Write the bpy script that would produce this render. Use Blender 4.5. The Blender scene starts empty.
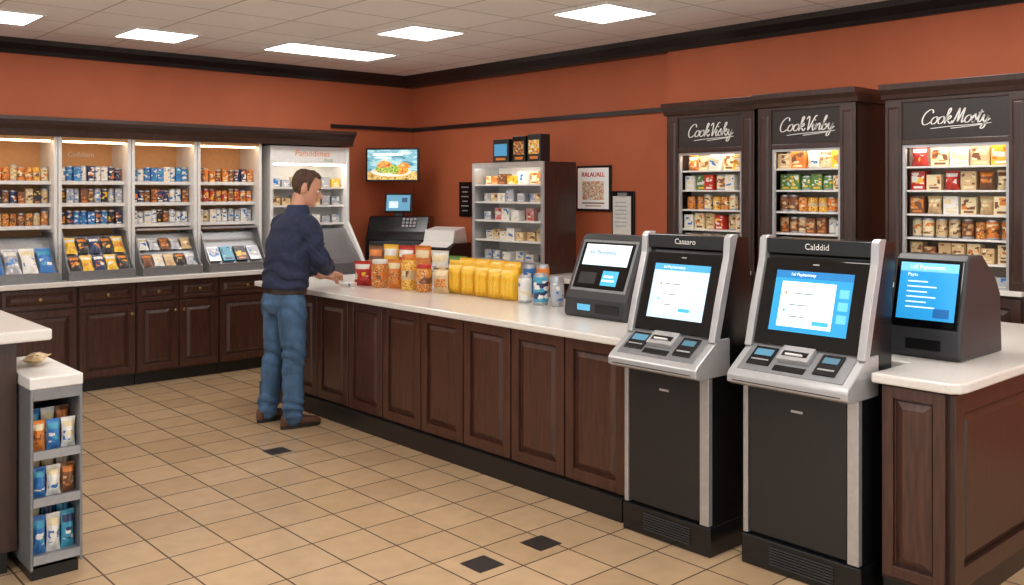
import bpy, bmesh, math, random
from mathutils import Vector, Matrix, noise
random.seed(7)
S = bpy.context.scene; COL = S.collection
R = math.radians
try:
    S.view_settings.view_transform = 'Standard'
except Exception: pass

# ---------------------------------------------------------------- camera
CAMH = 1.67; FPX = 930.0; HOR = 190.0; YAW = 41.9
cam = bpy.data.cameras.new('camera'); camo = bpy.data.objects.new('camera', cam); COL.objects.link(camo)
camo.location = (0, 0, CAMH); camo.rotation_euler = (R(90), 0, R(-YAW))
cam.sensor_width = 36; cam.lens = FPX/1024*36; cam.shift_y = -(292.5-HOR)/1024
S.camera = camo
FW = Vector((math.sin(R(YAW)), math.cos(R(YAW)))); RT = Vector((math.cos(R(YAW)), -math.sin(R(YAW))))
def W(px, py, z):
    d = FPX*(CAMH-z)/(py-HOR); r = (px-512)/FPX*d
    p = FW*d+RT*r
    return (p.x, p.y, z)

# ---------------------------------------------------------------- materials
def lin(c):
    return tuple(((x/255)/12.92 if x/255 <= .04045 else (((x/255)+.055)/1.055)**2.4) for x in c)
def mat(name, rgb, rough=.5, metal=0., var=.08, scale=25., bump=0., emit=0., stretch=None, spec=.5, coat=0.):
    m = bpy.data.materials.new(name); m.use_nodes = True
    nt = m.node_tree; b = nt.nodes['Principled BSDF']
    c = lin(rgb)
    tc = nt.nodes.new('ShaderNodeTexCoord'); mp = nt.nodes.new('ShaderNodeMapping')
    if stretch: mp.inputs['Scale'].default_value = stretch
    nz = nt.nodes.new('ShaderNodeTexNoise'); nz.inputs['Scale'].default_value = scale; nz.inputs['Detail'].default_value = 4
    rp = nt.nodes.new('ShaderNodeValToRGB')
    rp.color_ramp.elements[0].position = .3; rp.color_ramp.elements[1].position = .7
    rp.color_ramp.elements[0].color = (*[max(0, x*(1-var)) for x in c], 1)
    rp.color_ramp.elements[1].color = (*[min(1, x*(1+var)) for x in c], 1)
    L = nt.links.new
    L(tc.outputs['Object'], mp.inputs['Vector']); L(mp.outputs['Vector'], nz.inputs['Vector'])
    L(nz.outputs['Fac'], rp.inputs['Fac']); L(rp.outputs['Color'], b.inputs['Base Color'])
    b.inputs['Roughness'].default_value = rough; b.inputs['Metallic'].default_value = metal
    b.inputs['Specular IOR Level'].default_value = spec
    if coat: b.inputs['Coat Weight'].default_value = coat; b.inputs['Coat Roughness'].default_value = .15
    if emit:
        L(rp.outputs['Color'], b.inputs['Emission Color']); b.inputs['Emission Strength'].default_value = emit
    if bump:
        bp = nt.nodes.new('ShaderNodeBump'); bp.inputs['Strength'].default_value = bump; bp.inputs['Distance'].default_value = .004
        L(nz.outputs['Fac'], bp.inputs['Height']); L(bp.outputs['Normal'], b.inputs['Normal'])
    return m
def print_mat(name, cols, scale=38., rough=.35, emit=0., stretch=(1, 1, 1.5), blocky=False):
    """busy printed label: hard-edged patches of several inks, shifted per object"""
    m = bpy.data.materials.new(name); m.use_nodes = True
    nt = m.node_tree; b = nt.nodes['Principled BSDF']; L = nt.links.new
    tc = nt.nodes.new('ShaderNodeTexCoord'); oi = nt.nodes.new('ShaderNodeObjectInfo')
    mu = nt.nodes.new('ShaderNodeMath'); mu.operation = 'MULTIPLY'; mu.inputs[1].default_value = 37.
    mp = nt.nodes.new('ShaderNodeMapping'); mp.inputs['Scale'].default_value = stretch
    ad = nt.nodes.new('ShaderNodeVectorMath'); ad.operation = 'ADD'
    rp = nt.nodes.new('ShaderNodeValToRGB'); cr = rp.color_ramp; cr.interpolation = 'CONSTANT'
    n = len(cols)
    while len(cr.elements) < n: cr.elements.new(.5)
    for i, c in enumerate(cols):
        cr.elements[i].position = i/n if blocky else (0 if i == 0 else .36+.28*(i-1)/max(1, n-2))
        cr.elements[i].color = (*lin(c), 1)
    L(oi.outputs['Random'], mu.inputs[0]); L(tc.outputs['Object'], mp.inputs['Vector'])
    L(mp.outputs['Vector'], ad.inputs[0]); L(mu.outputs[0], ad.inputs[1])
    if blocky:
        vz = nt.nodes.new('ShaderNodeTexVoronoi'); vz.distance = 'CHEBYCHEV'; vz.inputs['Scale'].default_value = scale
        sp = nt.nodes.new('ShaderNodeSeparateColor')
        L(ad.outputs[0], vz.inputs['Vector']); L(vz.outputs['Color'], sp.inputs[0]); L(sp.outputs[0], rp.inputs['Fac'])
    else:
        nz = nt.nodes.new('ShaderNodeTexNoise'); nz.inputs['Scale'].default_value = scale; nz.inputs['Detail'].default_value = 2
        L(ad.outputs[0], nz.inputs['Vector']); L(nz.outputs['Fac'], rp.inputs['Fac'])
    L(rp.outputs['Color'], b.inputs['Base Color']); b.inputs['Roughness'].default_value = rough
    if emit: L(rp.outputs['Color'], b.inputs['Emission Color']); b.inputs['Emission Strength'].default_value = emit
    return m
def grid_mat(name, tile, c1, c2, grout, gw, rough, bump, off=(0,0), mottle=.83):
    m = bpy.data.materials.new(name); m.use_nodes = True
    nt = m.node_tree; b = nt.nodes['Principled BSDF']; L = nt.links.new
    tc = nt.nodes.new('ShaderNodeTexCoord'); mp = nt.nodes.new('ShaderNodeMapping')
    mp.inputs['Location'].default_value = (off[0], off[1], 0)
    br = nt.nodes.new('ShaderNodeTexBrick'); br.offset = 0; br.squash = 1
    br.inputs['Scale'].default_value = 1; br.inputs['Brick Width'].default_value = tile; br.inputs['Row Height'].default_value = tile
    br.inputs['Mortar Size'].default_value = gw; br.inputs['Mortar Smooth'].default_value = .3
    br.inputs['Color1'].default_value = (*lin(c1), 1); br.inputs['Color2'].default_value = (*lin(c2), 1); br.inputs['Mortar'].default_value = (*lin(grout), 1)
    nz = nt.nodes.new('ShaderNodeTexNoise'); nz.inputs['Scale'].default_value = 9; nz.inputs['Detail'].default_value = 6
    rp = nt.nodes.new('ShaderNodeValToRGB'); rp.color_ramp.elements[0].position = .3; rp.color_ramp.elements[1].position = .75
    rp.color_ramp.elements[0].color = (mottle, mottle, mottle, 1); rp.color_ramp.elements[1].color = (1, 1, 1, 1)
    mx = nt.nodes.new('ShaderNodeMixRGB'); mx.blend_type = 'MULTIPLY'; mx.inputs[0].default_value = 1
    L(tc.outputs['Object'], mp.inputs['Vector']); L(mp.outputs['Vector'], br.inputs['Vector']); L(tc.outputs['Object'], nz.inputs['Vector'])
    L(nz.outputs['Fac'], rp.inputs['Fac']); L(br.outputs['Color'], mx.inputs[1]); L(rp.outputs['Color'], mx.inputs[2])
    L(mx.outputs['Color'], b.inputs['Base Color']); b.inputs['Roughness'].default_value = rough
    bp = nt.nodes.new('ShaderNodeBump'); bp.inputs['Strength'].default_value = bump; bp.inputs['Distance'].default_value = .004; bp.invert = True
    L(br.outputs['Fac'], bp.inputs['Height']); L(bp.outputs['Normal'], b.inputs['Normal'])
    return m
WOOD = mat('dark_wood', (70, 41, 31), .3, var=.36, scale=6, stretch=(9, 9, .9), coat=.25)
WOOD_SHADED = mat('shaded_dark_wood', (52, 33, 27), .34, var=.32, scale=6, stretch=(9, 9, .9), coat=.15)  # end counter wood, shade put into its colour against the light striking it
WOODD = mat('darker_wood', (58, 38, 32), .3, var=.28, scale=6, stretch=(9, 9, .9), coat=.2)
KICK = mat('black_plinth', (25, 24, 24), .35)
STONE = mat('white_quartz', (226, 222, 215), .18, var=.04, scale=60)
WALL = mat('terracotta_paint', (184, 97, 60), .7, var=.05, scale=3)
CROWN = mat('black_brown_trim', (34, 29, 29), .36)
STEEL = mat('brushed_silver', (192, 192, 194), .28, .65, .06, 40)
BINM = mat('bin_metal', (140, 140, 142), .35, .6, .06, 40)
SILV = mat('silver_plastic', (188, 188, 190), .28, .4, .04)
GREYP = mat('grey_plastic', (150, 150, 152), .45)
GREYM = mat('grey_metal', (132, 133, 136), .4, .35)
WHITEP = mat('white_plastic', (228, 226, 222), .4, var=.03)
BLACK = mat('black_plastic', (20, 20, 22), .2)
SIGN = mat('sign_black', (42, 35, 33), .4)
CHAR = mat('charcoal_plastic', (50, 51, 54), .42)
CHAR2 = mat('dark_charcoal', (33, 33, 35), .34)
GLOSS = mat('black_glass', (7, 7, 9), .06)
BRASS = mat('aged_brass', (170, 140, 90), .3, .9)
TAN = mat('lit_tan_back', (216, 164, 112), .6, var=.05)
CREAMB = mat('cream_back', (224, 212, 192), .6, var=.05)
STRIP = mat('warm_light_strip', (255, 226, 184), .5, emit=9, var=.01)
STRIPC = mat('cool_light_strip', (255, 248, 236), .5, emit=15, var=.01)
LAMP = mat('lamp_diffuser', (255, 251, 247), .5, emit=11., var=.005)
E = {}
def em(rgb, s=1.0):
    k = (rgb, s)
    if k not in E: E[k] = mat('screen_glow_%d_%d_%d' % rgb, rgb, .3, emit=s*.85, var=.01)
    return E[k]
SKIN = mat('skin', (210, 154, 126), .5, var=.06, scale=12)
NAVY = mat('navy_cotton', (36, 44, 70), .85, var=.2, scale=40, bump=.2)
NAVYD = mat('navy_collar', (44, 54, 84), .8, var=.15, scale=40)
DENIM = mat('blue_denim', (66, 96, 128), .85, var=.38, scale=8, bump=.25, stretch=(1.4, 1.4, .6))
LEATH = mat('brown_leather', (92, 62, 46), .45, var=.2)
BELT = mat('belt_leather', (44, 32, 26), .4, var=.2)
SOLE = mat('dark_sole', (38, 30, 26), .7)
HAIR = mat('brown_hair', (82, 56, 40), .6, var=.5, scale=70, stretch=(1, 1, .35))
PC = dict(red=(190, 52, 42), orange=(218, 128, 54), yellow=(238, 190, 60), green=(92, 134, 70), blue=(56, 118, 186), white=(232, 229, 222),
          brown=(122, 78, 52), navy=(42, 54, 94), tan=(210, 178, 132), pink=(212, 150, 144), black=(44, 42, 44), silver=(180, 182, 186), teal=(70, 156, 186), gold=(238, 182, 40), cream=(232, 214, 172))
PM = {k: mat('ink_'+k, v, .3, .5 if k == 'silver' else 0, .07) for k, v in PC.items()}
ACC = dict(red=('yellow', 'white'), orange=('brown', 'cream'), yellow=('orange', 'white'), green=('white', 'yellow'), blue=('white', 'teal'), white=('blue', 'cream'), brown=('tan', 'orange'),
           navy=('orange', 'white'), tan=('brown', 'cream'), pink=('white', 'red'), black=('yellow', 'orange'), silver=('blue', 'white'), teal=('white', 'navy'), gold=('yellow', 'yellow'), cream=('orange', 'brown'))
PR = {k: print_mat('label_'+k, [PC[k], PC[ACC[k][0]], PC[k], PC[ACC[k][1]], PC[k]], 42, .3, blocky=True) for k in PC}
PRL = {k: print_mat('label_large_'+k, [PC[k], PC[ACC[k][0]], PC[k], PC[ACC[k][1]], PC[k]], 26, .3, blocky=True) for k in PC}
SNACK = print_mat('mixed_snack_pieces', [(150, 84, 40), (206, 130, 56), (232, 178, 96), (190, 70, 44), (120, 70, 40)], 70, .1, 0, (1, 1, 1))
SNACKY = print_mat('yellow_snack_pieces', [(190, 120, 40), (236, 176, 60), (244, 206, 110), (222, 150, 50), (190, 110, 40)], 60, .1, 0, (1, 1, 1))

# ---------------------------------------------------------------- mesh builder
class MB:
    def __init__(s, m=None): s.v = []; s.f = []; s.fm = []; s.mats = []; s.m = m
    def mi(s, m):
        m = m or s.m
        if m not in s.mats: s.mats.append(m)
        return s.mats.index(m)
    def add(s, vs, fs, m=None, M=None):
        o = len(s.v); k = s.mi(m)
        s.v += [(M @ Vector(p)) if M else Vector(p) for p in vs]
        for f in fs: s.f.append([i+o for i in f]); s.fm.append(k)
        return s
    def merge(s, b, M=None):
        o = len(s.v); s.v += [(M @ Vector(p)) if M else Vector(p) for p in b.v]
        for f, k in zip(b.f, b.fm): s.f.append([i+o for i in f]); s.fm.append(s.mi(b.mats[k]))
        return s
    def box(s, x0, x1, y0, y1, z0, z1, m=None, M=None):
        vs = [(x, y, z) for x in (x0, x1) for y in (y0, y1) for z in (z0, z1)]
        return s.add(vs, [(0,1,3,2), (4,6,7,5), (0,4,5,1), (2,3,7,6), (0,2,6,4), (1,5,7,3)], m, M)
    def frustum(s, y0, y1, z0, z1, xb, xf, i, m=None):
        vs = [(xb,y0,z0), (xb,y1,z0), (xb,y1,z1), (xb,y0,z1), (xf,y0+i,z0+i), (xf,y1-i,z0+i), (xf,y1-i,z1-i), (xf,y0+i,z1-i)]
        return s.add(vs, [(0,3,2,1), (4,5,6,7), (0,1,5,4), (1,2,6,5), (2,3,7,6), (3,0,4,7)], m)
    def prism(s, prof, y0, y1, m=None, M=None):
        n = len(prof); vs = [(x, y0, z) for x, z in prof]+[(x, y1, z) for x, z in prof]
        fs = [tuple(range(n)), tuple(range(2*n-1, n-1, -1))]+[(i, (i+1) % n, n+(i+1) % n, n+i) for i in range(n)]
        return s.add(vs, fs, m, M)
    def poly(s, pts, z0, z1, m=None):
        n = len(pts); vs = [(x, y, z0) for x, y in pts]+[(x, y, z1) for x, y in pts]
        fs = [tuple(range(n)), tuple(range(2*n-1, n-1, -1))]+[(i, (i+1) % n, n+(i+1) % n, n+i) for i in range(n)]
        return s.add(vs, fs, m)
    def lathe(s, prof, c=(0,0,0), n=16, mats=None, m=None):
        vs = []
        for r, z in prof:
            for k in range(n):
                a = 2*math.pi*k/n; vs.append((c[0]+r*math.cos(a), c[1]+r*math.sin(a), c[2]+z))
        o = len(s.v); s.v += [Vector(v) for v in vs]
        for i in range(len(prof)-1):
            mm = s.mi(mats[i] if mats else m)
            for k in range(n):
                k2 = (k+1) % n
                s.f.append([o+i*n+k, o+i*n+k2, o+(i+1)*n+k2, o+(i+1)*n+k]); s.fm.append(mm)
        return s
    def loft(s, rings, m=None):
        n = len(rings[0]); vs = [p for r in rings for p in r]; fs = []
        for i in range(len(rings)-1):
            for k in range(n):
                k2 = (k+1) % n; fs.append((i*n+k, i*n+k2, (i+1)*n+k2, (i+1)*n+k))
        fs.append(tuple(range(n))[::-1]); fs.append(tuple((len(rings)-1)*n+k for k in range(n)))
        return s.add(vs, fs, m)
    def limb(s, pts, rad, m=None, n=12, flat=1.0, ref=(0,0,1)):
        pts = [Vector(p) for p in pts]; rings = []
        def ring(c, t, r):
            t = t.normalized(); rf = Vector(ref)
            if abs(t.dot(rf)) > .95: rf = Vector((1, 0, 0))
            a = t.cross(rf).normalized(); b = a.cross(t)
            return [c+a*(r*math.cos(2*math.pi*k/n))+b*(r*flat*math.sin(2*math.pi*k/n)) for k in range(n)]
        for i, p in enumerate(pts):
            if i == 0: t = pts[1]-p
            elif i == len(pts)-1: t = p-pts[i-1]
            else: t = (pts[i+1]-p).normalized()+(p-pts[i-1]).normalized()
            t.normalize()
            if i == 0: rings += [ring(p-t*rad[0]*.9, t, rad[0]*.35), ring(p-t*rad[0]*.55, t, rad[0]*.8)]
            rings.append(ring(p, t, rad[i]))
            if i == len(pts)-1: rings += [ring(p+t*rad[i]*.55, t, rad[i]*.8), ring(p+t*rad[i]*.9, t, rad[i]*.35)]
        return s.loft(rings, m)
    def ell(s, c, rx, ry, rz, m=None, nu=14, nv=9, M=None):
        vs = []; fs = []
        for j in range(nv+1):
            ph = math.pi*j/nv
            for i in range(nu):
                th = 2*math.pi*i/nu
                vs.append((c[0]+rx*math.sin(ph)*math.cos(th), c[1]+ry*math.sin(ph)*math.sin(th), c[2]-rz*math.cos(ph)))
        for j in range(nv):
            for i in range(nu):
                fs.append((j*nu+i, j*nu+(i+1) % nu, (j+1)*nu+(i+1) % nu, (j+1)*nu+i))
        return s.add(vs, fs, m, M)
    def plate(s, M, cx, cy, w, h, z0, z1, m=None): return s.box(cx-w/2, cx+w/2, cy-h/2, cy+h/2, z0, z1, m, M)
    def text(s, M, txt, cx, cy, size, z, m, shear=0., align='CENTER'):
        vs, fs = text_geo(txt, shear, align)
        return s.add([(cx+v[0]*size, cy+v[1]*size, z) for v in vs], fs, m, M)
    def mesh(s, name, smooth=False):
        me = bpy.data.meshes.new(name); me.from_pydata([tuple(v) for v in s.v], [], s.f)
        for m in s.mats: me.materials.append(m)
        for p, k in zip(me.polygons, s.fm): p.material_index = k
        bm = bmesh.new(); bm.from_mesh(me); bmesh.ops.remove_doubles(bm, verts=bm.verts, dist=1e-6)
        bmesh.ops.recalc_face_normals(bm, faces=bm.faces); bm.to_mesh(me); bm.free()
        if smooth:
            me.shade_smooth(); me.set_sharp_from_angle(angle=R(40))
        return me
    def build(s, name, parent=None, bevel=0, smooth=False, **kw):
        o = bpy.data.objects.new(name, s.mesh(name, smooth)); COL.objects.link(o)
        if parent: o.parent = parent
        if bevel:
            md = o.modifiers.new('bevel', 'BEVEL'); md.width = bevel; md.segments = 2; md.limit_method = 'ANGLE'; md.angle_limit = R(40)
        for k, v in kw.items(): o[k] = v
        return o
_tc = {}
def text_geo(txt, shear, align):
    k = (txt, shear, align)
    if k in _tc: return _tc[k]
    cu = bpy.data.curves.new('t', 'FONT'); cu.body = txt; cu.size = 1; cu.shear = shear; cu.align_x = align; cu.align_y = 'CENTER'; cu.resolution_u = 3
    o = bpy.data.objects.new('t', cu); COL.objects.link(o)
    dg = bpy.context.evaluated_depsgraph_get(); me = bpy.data.meshes.new_from_object(o.evaluated_get(dg))
    r = ([tuple(v.co) for v in me.vertices], [tuple(p.vertices) for p in me.polygons])
    bpy.data.objects.remove(o); bpy.data.curves.remove(cu); bpy.data.meshes.remove(me)
    _tc[k] = r; return r
# flowing script lettering drawn as pen strokes
OO = ([[(.34,.5),(.14,.44),(.04,.22),(.14,.02),(.34,.06),(.43,.28),(.34,.5),(.42,.42),(.56,.44)]], .47)
GL = {'C': ([[(.68,.76),(.62,.96),(.4,1.0),(.14,.75),(.06,.35),(.2,.03),(.45,.0),(.74,.2)]], .68),
 'o': OO,
 'k': ([[(0,.2),(.22,.8),(.2,1.02),(.1,.92),(.08,.4),(.06,0)], [(.08,.2),(.3,.52),(.38,.42),(.26,.28),(.1,.24),(.3,.12),(.42,0),(.54,.18)]], .5),
 'V': ([[(-.02,.82),(.1,1.02),(.2,.8),(.28,.02),(.45,.5),(.62,1.0),(.78,1.02)]], .54),
 'M': ([[(-.05,.1),(.08,.02),(.2,.4),(.3,1.),(.36,.6),(.4,.1),(.52,.6),(.64,1.),(.66,.4),(.7,.03),(.85,.2)]], .82),
 'i': ([[(0,.2),(.1,.48),(.09,.1),(.18,0),(.3,.18)], [(.14,.68),(.17,.75)]], .27),
 's': ([[(0,.18),(.17,.54),(.22,.38),(.3,.16),(.18,0),(.06,.08),(.2,.03),(.4,.18)]], .36),
 'y': ([[(0,.2),(.08,.48),(.1,.15),(.2,.02),(.33,.16),(.38,.48),(.36,0),(.26,-.4),(.1,-.42),(.14,-.2),(.55,.2)]], .48),
 'n': ([[(0,.25),(.08,.48),(.09,.02),(.14,.3),(.28,.48),(.35,.3),(.34,.08),(.42,0),(.54,.18)]], .5),
 'b': ([[(0,.2),(.2,.8),(.18,1.02),(.1,.85),(.08,.1),(.2,0),(.38,.15),(.32,.42),(.2,.34),(.5,.36)]], .46),
 't': ([[(0,.2),(.16,.8),(.1,.3),(.12,.02),(.22,0),(.36,.18)], [(-.02,.6),(.3,.66)]], .32)}
def script_word(mb, F, word, cx, cy, width, m, z=.003):
    strokes = []; x = 0
    for ch in word:
        st, adv = GL[ch]
        for s in st: strokes.append([(x+a+.32*b, b) for a, b in s])
        x += adv
    sc = width/x
    strokes.append([(x*.16, -.30), (x*.45, -.2), (x*.8, -.15), (x*1.04, -.08), (x*.8, -.22), (x*.46, -.34)])
    pen = .04
    for s in strokes:
        P = [Vector(p) for p in s]; Q = [P[0]]+P+[P[-1]]; pts = []
        for i in range(1, len(Q)-2):
            for k in range(5):
                t = k/5; a, b, c, d = Q[i-1], Q[i], Q[i+1], Q[i+2]
                pts.append(.5*((2*b)+(c-a)*t+(2*a-5*b+4*c-d)*t*t+(3*b-a-3*c+d)*t**3))
        pts.append(P[-1]); L_, R_ = [], []
        for i, p in enumerate(pts):
            t = pts[min(i+1, len(pts)-1)]-pts[max(i-1, 0)]
            if t.length < 1e-6: t = Vector((1, 0))
            t.normalize(); nrm = Vector((-t.y, t.x)); w = pen*(.55+.7*abs(t.y))
            L_.append(p+nrm*w); R_.append(p-nrm*w)
        n = len(pts); vs = [(cx+(p.x-x/2)*sc, cy+(p.y-.4)*sc, z) for p in L_+R_]
        mb.add(vs, [(i, i+1, n+i+1, n+i) for i in range(n-1)], m, F)
def frame(o, tilt=0.):
    t = R(tilt); ex = Vector((0, -1, 0)); ey = Vector((math.sin(t), 0, math.cos(t))); en = Vector((-math.cos(t), 0, math.sin(t)))
    return Matrix(((ex.x, ey.x, en.x, o[0]), (ex.y, ey.y, en.y, o[1]), (ex.z, ey.z, en.z, o[2]), (0, 0, 0, 1)))
def thing(name, label, cat, loc=(0,0,0), rz=0., group=None):
    o = bpy.data.objects.new(name, None); COL.objects.link(o); o.empty_display_size = .1
    o.location = loc; o.rotation_euler = (0, 0, R(rz)); o['label'] = label; o['category'] = cat
    if group: o['group'] = group
    return o
def struct(mb, name, label, cat='room', **k): return mb.build(name, kind='structure', label=label, category=cat, **k)
def raised(mb, y0, y1, z0, z1, x, fw=.055, th=.02, m=None):
    mb.box(x-th, x, y0, y0+fw, z0, z1, m); mb.box(x-th, x, y1-fw, y1, z0, z1, m)
    mb.box(x-th, x, y0+fw, y1-fw, z0, z0+fw, m); mb.box(x-th, x, y0+fw, y1-fw, z1-fw, z1, m)
    mb.frustum(y0+fw+.008, y1-fw-.008, z0+fw+.008, z1-fw-.008, x-.003, x-th+.004, .03, m)
    return mb

# ---------------------------------------------------------------- room
XR = 6.27; YB = 8.7; ZC = 2.95; XBUMP = 6.2; YJ = 4.95
FX, FY = -2.2, -1.2
FLOOR = grid_mat('floor_tile', .285, (200, 170, 134), (185, 155, 120), (96, 78, 62), .0048, .16, .5, (.05, .09), .86)
INLAY = mat('dark_inlay_tile', (50, 45, 43), .3)
b = MB(FLOOR); b.box(FX, XR+.2, FY, YB+.2, -.05, 0)
for p in (W(277, 451, 0), W(541, 543, 0), W(482, 564, 0)):
    b.box(p[0]-.072, p[0]+.072, p[1]-.072, p[1]+.072, -.001, .0006, INLAY)
struct(b, 'floor', 'beige square tiled shop floor with a few dark inlay tiles', 'floor')
CEIL = grid_mat('ceiling_tile', .6, (244, 243, 241), (240, 239, 236), (182, 177, 170), .008, .85, .3, (.15, .25), .98)
struct(MB(CEIL).box(FX, XR+.2, FY, YB+.2, ZC, ZC+.05), 'ceiling', 'pale suspended tile ceiling', 'ceiling')
struct(MB(WALL).box(FX, XR, YB, YB+.15, 0, ZC), 'wall_back', 'terracotta painted back wall behind the shelving', 'wall')
struct(MB(WALL).box(XR, XR+.15, YJ, YB+.15, 0, ZC).box(XBUMP, XR+.15, FY, YJ, 0, ZC), 'wall_right', 'terracotta painted right wall behind the counters', 'wall')
cp = [(0, 0), (-.03, 0), (-.05, .03), (-.1, .08), (-.12, .12), (0, .12)]
cpr = [(XR, ZC-.12)]+[(XBUMP+a, ZC-.12+c) for a, c in cp[1:5]]+[(XR, ZC)]
struct(MB(CROWN).prism(cpr, FY, YB), 'trim_1', 'dark crown moulding along the right wall', 'trim')
Mb = Matrix.Translation((0, YB, 0)) @ Matrix.Rotation(R(90), 4, 'Z')
struct(MB(CROWN).prism([(a, ZC-.12+c) for a, c in cp], -XR+.14, -FX, M=Mb), 'trim_2', 'dark crown moulding along the back wall', 'trim')
struct(MB(CROWN).box(XR-.03, XR, YJ, YB, 2.335, 2.375), 'trim_3', 'dark picture rail on the right wall', 'trim')
struct(MB(CROWN).box(5.2, XR-.03, YB-.03, YB, 2.335, 2.375), 'trim_4', 'dark picture rail on the back wall', 'trim')

# ---------------------------------------------------------------- ceiling lights
def lamp(x, y, sx, sy, label, group='recessed ceiling lights'):
    t = thing('ceiling_light', label, 'ceiling light', (x, y, ZC), 0, group)
    f = MB(WHITEP); w = .02
    f.box(-sx/2-w, sx/2+w, -sy/2-w, -sy/2, -.014, 0).box(-sx/2-w, sx/2+w, sy/2, sy/2+w, -.014, 0)
    f.box(-sx/2-w, -sx/2, -sy/2, sy/2, -.014, 0).box(sx/2, sx/2+w, -sy/2, sy/2, -.014, 0)
    f.build('frame', t); MB(LAMP).box(-sx/2, sx/2, -sy/2, sy/2, -.01, -.001).build('diffuser', t)
lamp(1.72, 7.58, .52, .52, 'square ceiling light panel cut off at the left edge of the photo')
lamp(2.94, 7.66, .5, .5, 'square ceiling light panel above the canned goods shelving')
lamp(4.49, 7.5, 1.1, .5, 'long rectangular ceiling light panel, the widest in view')
lamp(4.49, 6.12, .5, .5, 'square ceiling light panel nearest the far corner of the room')
lamp(4.98, 4.55, .52, .52, 'square ceiling light panel nearest the camera at the top of the photo')
for x, y in ((1.6, 5.2), (4.6, 2.6), (2.8, 2.6), (.6, 2.6), (2.8, .2), (.6, .2), (-1.4, 2.6), (5., .4)):  # unseen panels, added to light the room
    lamp(x, y, 1.2, .6, 'long unseen ceiling light panel added near the camera to light the room', 'added unseen lights over the near floor')

# ---------------------------------------------------------------- products
_pm = {}
def product_mesh(kind, col, size):
    k = (kind, col, size)
    if k in _pm: return _pm[k]
    w, d, h = size
    a = PM[col]; c = PR[col] if w < .085 else PRL[col]; b = MB(a)
    if kind in ('snack_can', 'drink_can'):
        r = w/2
        pr = [(0, 0), (r*.88, 0), (r, h*.04), (r, h*.1), (r, h*.2), (r, h*.78), (r, h*.9), (r*.86, h*.97), (r*.86, h), (r*.8, h*.985), (0, h*.985)]
        s = PM['silver']; b.lathe(pr, n=14, mats=[s, s, s, a, c, a, s, s, s, s])
        me = b.mesh(kind, True)
    elif kind == 'snack_jar':
        r = w/2; sn = SNACKY if col in ('tan', 'yellow') else SNACK
        pr = [(0, 0), (r*.9, 0), (r, h*.05), (r, h*.3), (r, h*.56), (r, h*.78), (r*.82, h*.86), (0, h*.86)]
        b.lathe(pr, n=18, mats=[a, sn, sn, c, sn, sn, a]); me = b.mesh(kind, True)
    elif kind in ('carton', 'packet'):
        b.box(-d/2, d/2, -w/2, w/2, 0, h)
        b.box(-d/2-.0008, -d/2, -w*.44, w*.44, h*.28, h*.92, c); b.box(-d/2-.0012, -d/2, -w*.34, w*.3, h*.08, h*.2, PM[ACC[col][1]])
        me = b.mesh(kind)
    else:  # snack_bag : pillow pouch with crimped ends; the gold packs are boxier
        g = col == 'gold'; nu, nv = (16, 16) if g else (12, 16)
        n1 = (nu+1)*(nv+1); vs = []
        for side in (-1, 1):
            for j in range(nv+1):
                v = j/nv
                for i in range(nu+1):
                    u = i/nu*2-1
                    t = min(1, max(0, (v-.05)/.87)) if not g else min(1, max(0, (v+.02)/.96))
                    sn = max(0, math.sin(math.pi*t))
                    prof = sn**.6*(1.15-.35*t) if not g else min(1, sn*1.9)**.6
                    edge = max(0, 1-abs(u)**(7 if g else 2.6))
                    th = d/2*prof*edge
                    wv = w/2*(1-(.12*sn if not g else .05*sn))
                    if g: wob = (.022*d*math.cos(13*u)+.03*d*noise.noise(Vector((u*3, v*6, side*5))))*prof*edge
                    else: wob = (.07*d*math.sin(9*u+7*v)+.1*d*noise.noise(Vector((u*3, v*6, side*5+w*90))))*prof*edge
                    crimp = .0018*math.sin(34*u) if j in (0, nv, nv-1) else 0
                    vs.append((side*(th+wob)+crimp, u*wv, h*v))
        fa = {}
        for side in range(2):
            for j in range(nv):
                for i in range(nu):
                    o = side*n1+j*(nu+1)+i; v = j/nv
                    m = a
                    if side == 0 and 1 <= i < nu-1 and .2 <= v <= .55: m = SNACK if col in ('tan', 'brown', 'orange') and w > .11 else c
                    if side == 0 and 1 <= i < nu-1 and .63 <= v <= .82: m = PM[ACC[col][1]]
                    fa.setdefault(m, []).append((o, o+1, o+nu+2, o+nu+1))
        b.v += [Vector(p) for p in vs]
        for m, fs in fa.items():
            for f in fs: b.f.append(list(f)); b.fm.append(b.mi(m))
        me = b.mesh(kind, True)
    _pm[k] = me; return me
CAT = dict(snack_can='can', drink_can='can', snack_jar='jar', carton='carton', snack_bag='snack bag', packet='packet')
def put(kind, col, loc, rz, label, group=None, size=(.06, .06, .12), tilt=0.):
    o = bpy.data.objects.new(kind, product_mesh(kind, col, size)); COL.objects.link(o)
    o.location = loc; o.rotation_euler = (0, R(tilt), R(rz)); o['label'] = label; o['category'] = CAT[kind]
    if group: o['group'] = group
    return o
NOUN = dict(snack_can='small can', carton='carton', snack_bag='snack bag', packet='packet', snack_jar='jar', drink_can='drink can')
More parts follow.
